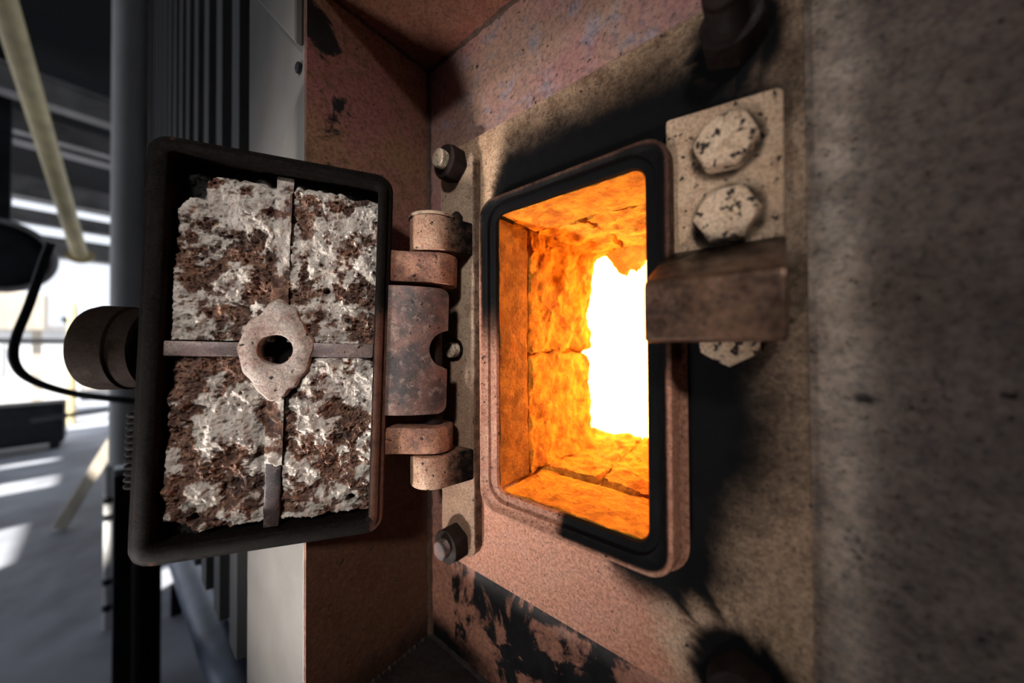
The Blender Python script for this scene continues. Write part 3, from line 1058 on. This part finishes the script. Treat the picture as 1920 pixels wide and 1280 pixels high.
# knuckles round the pin
def knuckle(z0, z1, dx=0.0):
    pts = []
    r = 0.0208
    ax_, ay_ = -0.0423, -0.0170
    for k in range(25):
        a = PI / 2 + PI * k / 24
        pts.append((ax_ + r * math.cos(a), ay_ + r * math.sin(a)))
    pts += [(-0.022, -0.0345), (-0.008, -0.0300), (0.004, -0.0290), (0.004, -0.0045), (-0.0035, -0.0070), (-0.016, -0.0040), (-0.030, 0.0010)]
    dl('knuckle', prism(pts, 'z', z0, z1, 0.0016, 2), M['knuckle'])


knuckle(0.0655, 0.0950)
knuckle(-0.0945, -0.0700)
# curved bracket between the knuckles with a round bite out of its edge
nu, nv = 40, 60
bz0, bz1 = -0.0575, 0.0610
V, Fc, keep = [], [], []
edge = []
for j in range(nv + 1):
    z = bz0 + (bz1 - bz0) * j / nv
    x_end = -0.0535
    rc = 0.008
    for zc, sg in ((bz1, 1), (bz0, -1)):
        dz = abs(zc - z)
        if dz < rc:
            x_end = -0.0535 + rc - math.sqrt(max(0, rc * rc - (rc - dz) ** 2))
    dz = abs(z - 0.0030)
    if dz < 0.0175:
        x_end = max(x_end, -0.0535 + math.sqrt(0.0175 ** 2 - dz ** 2))
    for i in range(nu + 1):
        x = 0.0015 + (x_end - 0.0015) * i / nu
        y = -0.0030 + 0.0062 * (1 - ((x + 0.028) / 0.029) ** 2)
        V.append(Vector((x, y, z)))
nf = len(V)
V += [v - Vector((0, 0.005, 0)) for v in V]
for j in range(nv):
    for i in range(nu):
        a = j * (nu + 1) + i
        Fc.append([a, a + 1, a + nu + 2, a + nu + 1])
        Fc.append([nf + a, nf + a + nu + 1, nf + a + nu + 2, nf + a + 1])
ring = [i for i in range(nu + 1)] + [j * (nu + 1) + nu for j in range(1, nv + 1)] + [nv * (nu + 1) + i for i in range(nu - 1, -1, -1)] + [j * (nu + 1) for j in range(nv - 1, 0, -1)]
for k in range(len(ring)):
    a, b_ = ring[k], ring[(k + 1) % len(ring)]
    Fc.append([a, nf + a, nf + b_, b_])
dl('hinge_cover', fix(V, Fc), M['bracket'])
# handle knob beyond the free edge and a coil grip on the back
kn = dl('handle_knob', lathe([(0.150, 0.010), (0.178, 0.010), (0.180, 0.027), (0.183, 0.0315), (0.194, 0.0318), (0.1955, 0.0335), (0.211, 0.0335), (0.2155, 0.0318), (0.2180, 0.026)],
                             (0, -0.040, -0.001), (1, 0, 0), 56), M['brownknob'])
kn['label'] = 'brown round handle knob'
dl('knob_bracket', box(0.130, 0.176, -0.052, -0.0295, -0.014, 0.012, 0.002), M['black'])
pts = []
for i in range(14 * 12 + 1):
    a = 2 * PI * i / 14
    pts.append((0.186 + 0.0085 * math.cos(a), -0.040 + 0.0085 * math.sin(a), -0.112 + 0.062 * i / (14 * 12)))
dl('coil_grip', tube(pts, 0.0021, 8), M['black'])
dl('grip_rod', tube([(0.168, -0.031, -0.120), (0.182, -0.040, -0.118), (0.186, -0.040, -0.112), (0.186, -0.040, -0.048), (0.182, -0.040, -0.042), (0.168, -0.031, -0.040)], 0.0036, 10), M['black'])

# ------------------------------------------------------------------ the yard behind
GZ = -1.3


def ray(px, py):
    return (F * 624.81 + RT * (px - 960) - UP * (py - 640)).normalized()


def struct2(name, vf, mat, label, cat):
    return tag(link(name, vf[0], vf[1], mat), label, cat, None, 'structure')


struct2('floor', box(-45, 4, -20, 25, GZ - 0.1, GZ), M['ground'], 'grey yard concrete with sunlit patches', 'floor')

# shed roof of sheets with gaps, through which the sun reaches the yard
RZ = 1.9
rf = thing('shed_roof', (-3, -2, RZ), 'dark sheet roof overhead with open gaps', 'roof')
rf['kind'] = 'structure'
slots = []      # ground patch (x0,x1,y0,y1, z) -> slot in the roof


def slot(x0, x1, y0, y1, z=GZ):
    k = (RZ - z) / 0.8
    dx, dy = 0.35 * k, -0.5 * k
    slots.append((x0 + dx, x1 + dx, y0 + dy, y1 + dy))


slot(-4.05, -3.30, -2.2, -0.60)
slot(-5.6, -5.05, -2.6, -0.52)
slot(-6.5, -6.25, -2.6, -0.55)
slot(-2.36, -2.12, -0.40, -0.10, -0.95)
slot(-4.0, -3.72, -0.36, -0.08, -0.86)
xb = sorted(set([-7.2, 5.0] + [s[0] for s in slots] + [s[1] for s in slots]))
for i in range(len(xb) - 1):
    a, b_ = xb[i], xb[i + 1]
    mid = (a + b_) / 2
    ys = [-9.0]
    for s in slots:
        if s[0] <= mid <= s[1]:
            ys += [s[2], s[3]]
    ys = sorted(ys) + [14.0]
    for k in range(0, len(ys), 2):
        link('roof_sheet', *box(a, b_, ys[k], ys[k + 1], RZ, RZ + 0.02), M['roofdark'], rf)
struct2('wall_skyblock_rear', box(-1.6, 4.2, -4.6, -4.5, GZ, RZ), M['beam'], 'grey unseen wall added behind the viewer to block sky light', 'wall')  # added out of view to keep sky light off the alcove
struct2('wall_skyblock_side', box(4.1, 4.2, -4.5, 3.0, GZ, RZ), M['beam'], 'grey unseen wall added right of the furnace to block sky light', 'wall')  # second unseen wall, added to cut the sky light
beams = [(-3.05, 1.45, 0.10, 0.16), (-3.75, 1.50, 0.09, 0.14), (-4.3, 1.62, 0.14, 0.10), (-5.3, 1.45, 0.14, 0.2), (-6.4, 1.45, 0.12, 0.16), (-7.1, 1.2, 0.2, 0.26)]
names = ['nearest grey roof beam under the dark shed roof', 'second grey roof beam under the dark shed roof', 'third grey roof beam under the dark shed roof',
         'fourth grey roof beam under the dark shed roof', 'fifth grey roof beam under the dark shed roof', 'farthest deep roof beam under the dark shed roof']
for (x, z, wx, hz), nm in zip(beams, names):
    V, Fc = prism([(x - wx / 2, z), (x + wx / 2, z), (x + wx / 2, z + 0.015), (x + 0.012, z + 0.015), (x + 0.012, z + hz - 0.015), (x + wx / 2, z + hz - 0.015), (x + wx / 2, z + hz),
                   (x - wx / 2, z + hz), (x - wx / 2, z + hz - 0.015), (x - 0.012, z + hz - 0.015), (x - 0.012, z + 0.015), (x - wx / 2, z + 0.015)], 'y', -4, 3)
    # prism along y takes (x, z) pairs
    o = link('roof_beam', V, Fc, M['beam'])
    tag(o, nm, 'beam', 'roof beams')


def along(px, py, dist):
    return Vector(co.location) + ray(px, py) * dist


co.location = m.translation
# yellow strut crossing the upper left
a, b_ = along(-12, -60, 2.9), along(150, 478, 4.2)
v, f = tube([a.lerp(b_, t / 6) for t in range(7)], 0.042, 14)
ys_ = thing('yellow_strut', a, 'faded yellow steel tube slanting across the upper left', 'tube')
link('tube', v, f, M['yellow'], ys_, True)
link('foot_plate', *lathe([(0, 0.07), (0.012, 0.07)], b_, (b_ - a).normalized(), 20), M['yellow'], ys_, True)

# dark fan housing at the far left
c = along(-6, 478, 3.6)
fh = thing('fan_housing', c, 'dark round fan housing with a pale rim at the far left edge', 'fan')
axd = Vector((1, 0.15, -0.1)).normalized()
link('drum', *lathe([(-0.25, 0.20), (0.0, 0.20), (0.0, 0.18), (-0.05, 0.17)], c, axd, 40), M['darkmetal'], fh, True)
u_ = axd.orthogonal().normalized()
w_ = axd.cross(u_)
link('rim_ring', *tube([c + axd * 0.01 + (u_ * math.cos(2 * PI * k / 40) + w_ * math.sin(2 * PI * k / 40)) * 0.2 for k in range(41)], 0.016, 8), M['beam'], fh, True)
link('hanger', *box(c.x - 0.18, c.x - 0.12, c.y - 0.03, c.y + 0.03, c.z + 0.18, RZ), M['darkmetal'], fh)

# hanging black hose
hp = [along(95, 455, 1.5), along(82, 490, 1.5), along(55, 570, 1.48), along(28, 640, 1.46), along(30, 685, 1.44), along(65, 715, 1.42), along(140, 738, 1.38), along(232, 750, 1.32), along(300, 760, 1.3)]
tag(link('hose', *tube(catmull(hp, 8), 0.0085, 10), M['rubber'], None, True), 'black rubber hose looping down at the left edge', 'hose')
hp = [along(60, 788, 4.6), along(130, 778, 4.5), along(220, 765, 4.4), along(300, 750, 4.3)]
tag(link('rail', *tube(catmull(hp, 6), 0.018, 10), M['rubber'], None, True), 'thin black rail behind the handle knob', 'rail')

# dark cabinet standing in the yard
g = along(45, 850, 1.0) - Vector(co.location)
k = (GZ - co.location.z) / g.z
p = Vector(co.location) + g * k
cb = thing('yard_cabinet', (p.x, p.y, GZ), 'dark blue-grey cabinet on the yard floor by the left edge', 'cabinet')
link('body', *box(p.x - 0.5, p.x, p.y - 0.62, p.y + 0.30, GZ + 0.08, GZ + 0.60, 0.02), M['darkmetal'], cb)
link('door', *box(p.x, p.x + 0.02, p.y - 0.55, p.y + 0.25, GZ + 0.14, GZ + 0.55, 0.006), M['darkmetal'], cb)
for sx in (-0.42, -0.08):
    for sy in (-0.52, 0.22):
        link('foot', *box(p.x + sx - 0.04, p.x + sx + 0.04, p.y + sy - 0.04, p.y + sy + 0.04, GZ, GZ + 0.08), M['darkmetal'], cb)

# leaning board and banded pole, dark column by the casing
lb0 = Vector((-3.72, -0.43, GZ + 0.012))
lb1 = along(219, 815, 4.35)
ax_ = (lb1 - lb0).normalized()
sd = ax_.cross(Vector((1, 0, 0))).normalized()
fw = ax_.cross(sd)
V = [lb0 + sd * a * 0.035 + fw * b * 0.012 for a in (-1, 1) for b in (-1, 1)] + [lb1 + sd * a * 0.035 + fw * b * 0.012 for a in (-1, 1) for b in (-1, 1)]
vf = fix(V, [[0, 1, 3, 2], [4, 5, 7, 6], [0, 1, 5, 4], [2, 3, 7, 6], [0, 2, 6, 4], [1, 3, 7, 5]])
tag(link('leaning_board', *vf, M['wood']), 'pale board leaning in the yard beside the open door', 'board')

pp = along(205, 900, 2.55)
po = thing('banded_pole', (pp.x, pp.y, GZ), 'thin white pole with dark bands left of the door edge', 'pole')
link('pole', *lathe([(0, 0.017), (1.3 - 0.55, 0.017), (1.3 - 0.545, 0.012)], (pp.x, pp.y, GZ), (0, 0, 1), 16), M['white'], po, True)
for zz in (0.08, 0.20, 0.50, 0.58):
    link('band', *lathe([(0, 0.0185), (0.03, 0.0185)], (pp.x, pp.y, GZ + zz), (0, 0, 1), 16), M['darkmetal'], po, True)
cp = along(234, 1100, 2.1)
tag(link('casing_leg', *box(cp.x - 0.05, cp.x + 0.05, cp.y - 0.03, cp.y + 0.03, GZ, SB, 0.004), M['darkmetal']), 'dark steel leg under the corrugated cladding by the door edge', 'leg')
cp2 = along(275, 1180, 2.0)
tag(link('casing_leg', *tube([(cp2.x, cp2.y, GZ), (cp2.x, cp2.y, SB)], 0.035, 16), M['brownknob'], None, True), 'round brown steel leg under the corrugated cladding', 'leg')
# blue pipe along the foot of the casing
pa, pb = along(335, 1060, 2.75), along(425, 1330, 1.70)
pa.z = pb.z = -1.12
pa.y = pb.y = 0.03
pa.x, pb.x = -3.6, -0.6
bp = thing('floor_pipe', (-2, 0.03, GZ), 'blue-grey pipe on brackets running under the cladding', 'pipe')
link('pipe', *tube([pa.lerp(pb, t / 4) for t in range(5)], 0.055, 18), M['bluepipe'], bp, True)
for x in (-3.2, -2.0, -0.9):
    link('pipe_bracket', *box(x - 0.02, x + 0.02, -0.03, 0.09, GZ, -1.16), M['darkmetal'], bp)
# dark underside of the furnace
struct2('trim_7', box(-1.86, 3.0, 0.25, 0.29, GZ, SB), M['roofdark'], 'dark plinth wall under the furnace casing', 'wall')
struct2('trim_8', box(-1.86, 3.0, DEP + 0.05, 1.2, SB, SB + 0.03), M['roofdark'], 'dark underside plate of the furnace casing', 'wall')


# far buildings in the sun
def building(name, x, y0, y1, z1, depth, mat, label, wins, roofmat='beam'):
    t = thing(name, (x, (y0 + y1) / 2, GZ), label, 'building')
    link('wall', *box(x - depth, x, y0, y1, GZ, z1), M[mat], t)
    link('roof', *box(x - depth - 0.1, x + 0.15, y0 - 0.1, y1 + 0.1, z1, z1 + 0.12), M[roofmat], t)
    for (wy0, wy1, wz0, wz1) in wins:
        f_ = link('window', *box(x + 0.002, x + 0.04, wy0, wy1, wz0, wz1), M['white'], t)
        link('pane', *box(x + 0.04, x + 0.05, wy0 + 0.06, wy1 - 0.06, wz0 + 0.06, wz1 - 0.06), M['glass'], f_)
    return t


building('low_building', -13.0, -3.4, -0.55, 0.42, 3, 'white', 'low white building in full sun beyond the shed', [(-2.2, -1.6, -0.55, 0.1)])
building('long_building', -17.0, -0.9, 2.0, 0.85, 3, 'cream', 'cream building in full sun behind the handle knob', [(-0.55, 0.0, -0.3, 0.25)], 'darkmetal')
gp = along(136, 600, 9.5)
tag(link('yellow_post', *lathe([(0, 0.05), (2.05, 0.05), (2.1, 0.03)], (gp.x, gp.y, GZ), (0, 0, 1), 20), M['yellow'], None, True),
    'yellow guard post standing in the sun above the handle knob', 'post')
cp3 = along(20, 605, 10.5)
cr = thing('crate_stack', (cp3.x, cp3.y, GZ), 'tan timber crate on tall legs at the left edge beyond the hose', 'crate')
link('crate_body', *box(cp3.x - 0.6, cp3.x, cp3.y - 1.0, cp3.y + 0.35, cp3.z - 0.12, cp3.z + 0.55, 0.02), M['wood'], cr)
for sy in (-0.9, 0.2):
    link('leg', *box(cp3.x - 0.35, cp3.x - 0.2, cp3.y + sy, cp3.y + sy + 0.1, GZ, cp3.z - 0.12), M['wood'], cr)
tag(link('guard_rail', *tube([(-9.0, -4.5, 0.13), (-9.0, 1.5, 0.13)], 0.04, 10), M['darkmetal'], None, True), 'dark horizontal guard rail across the bright yard', 'rail')
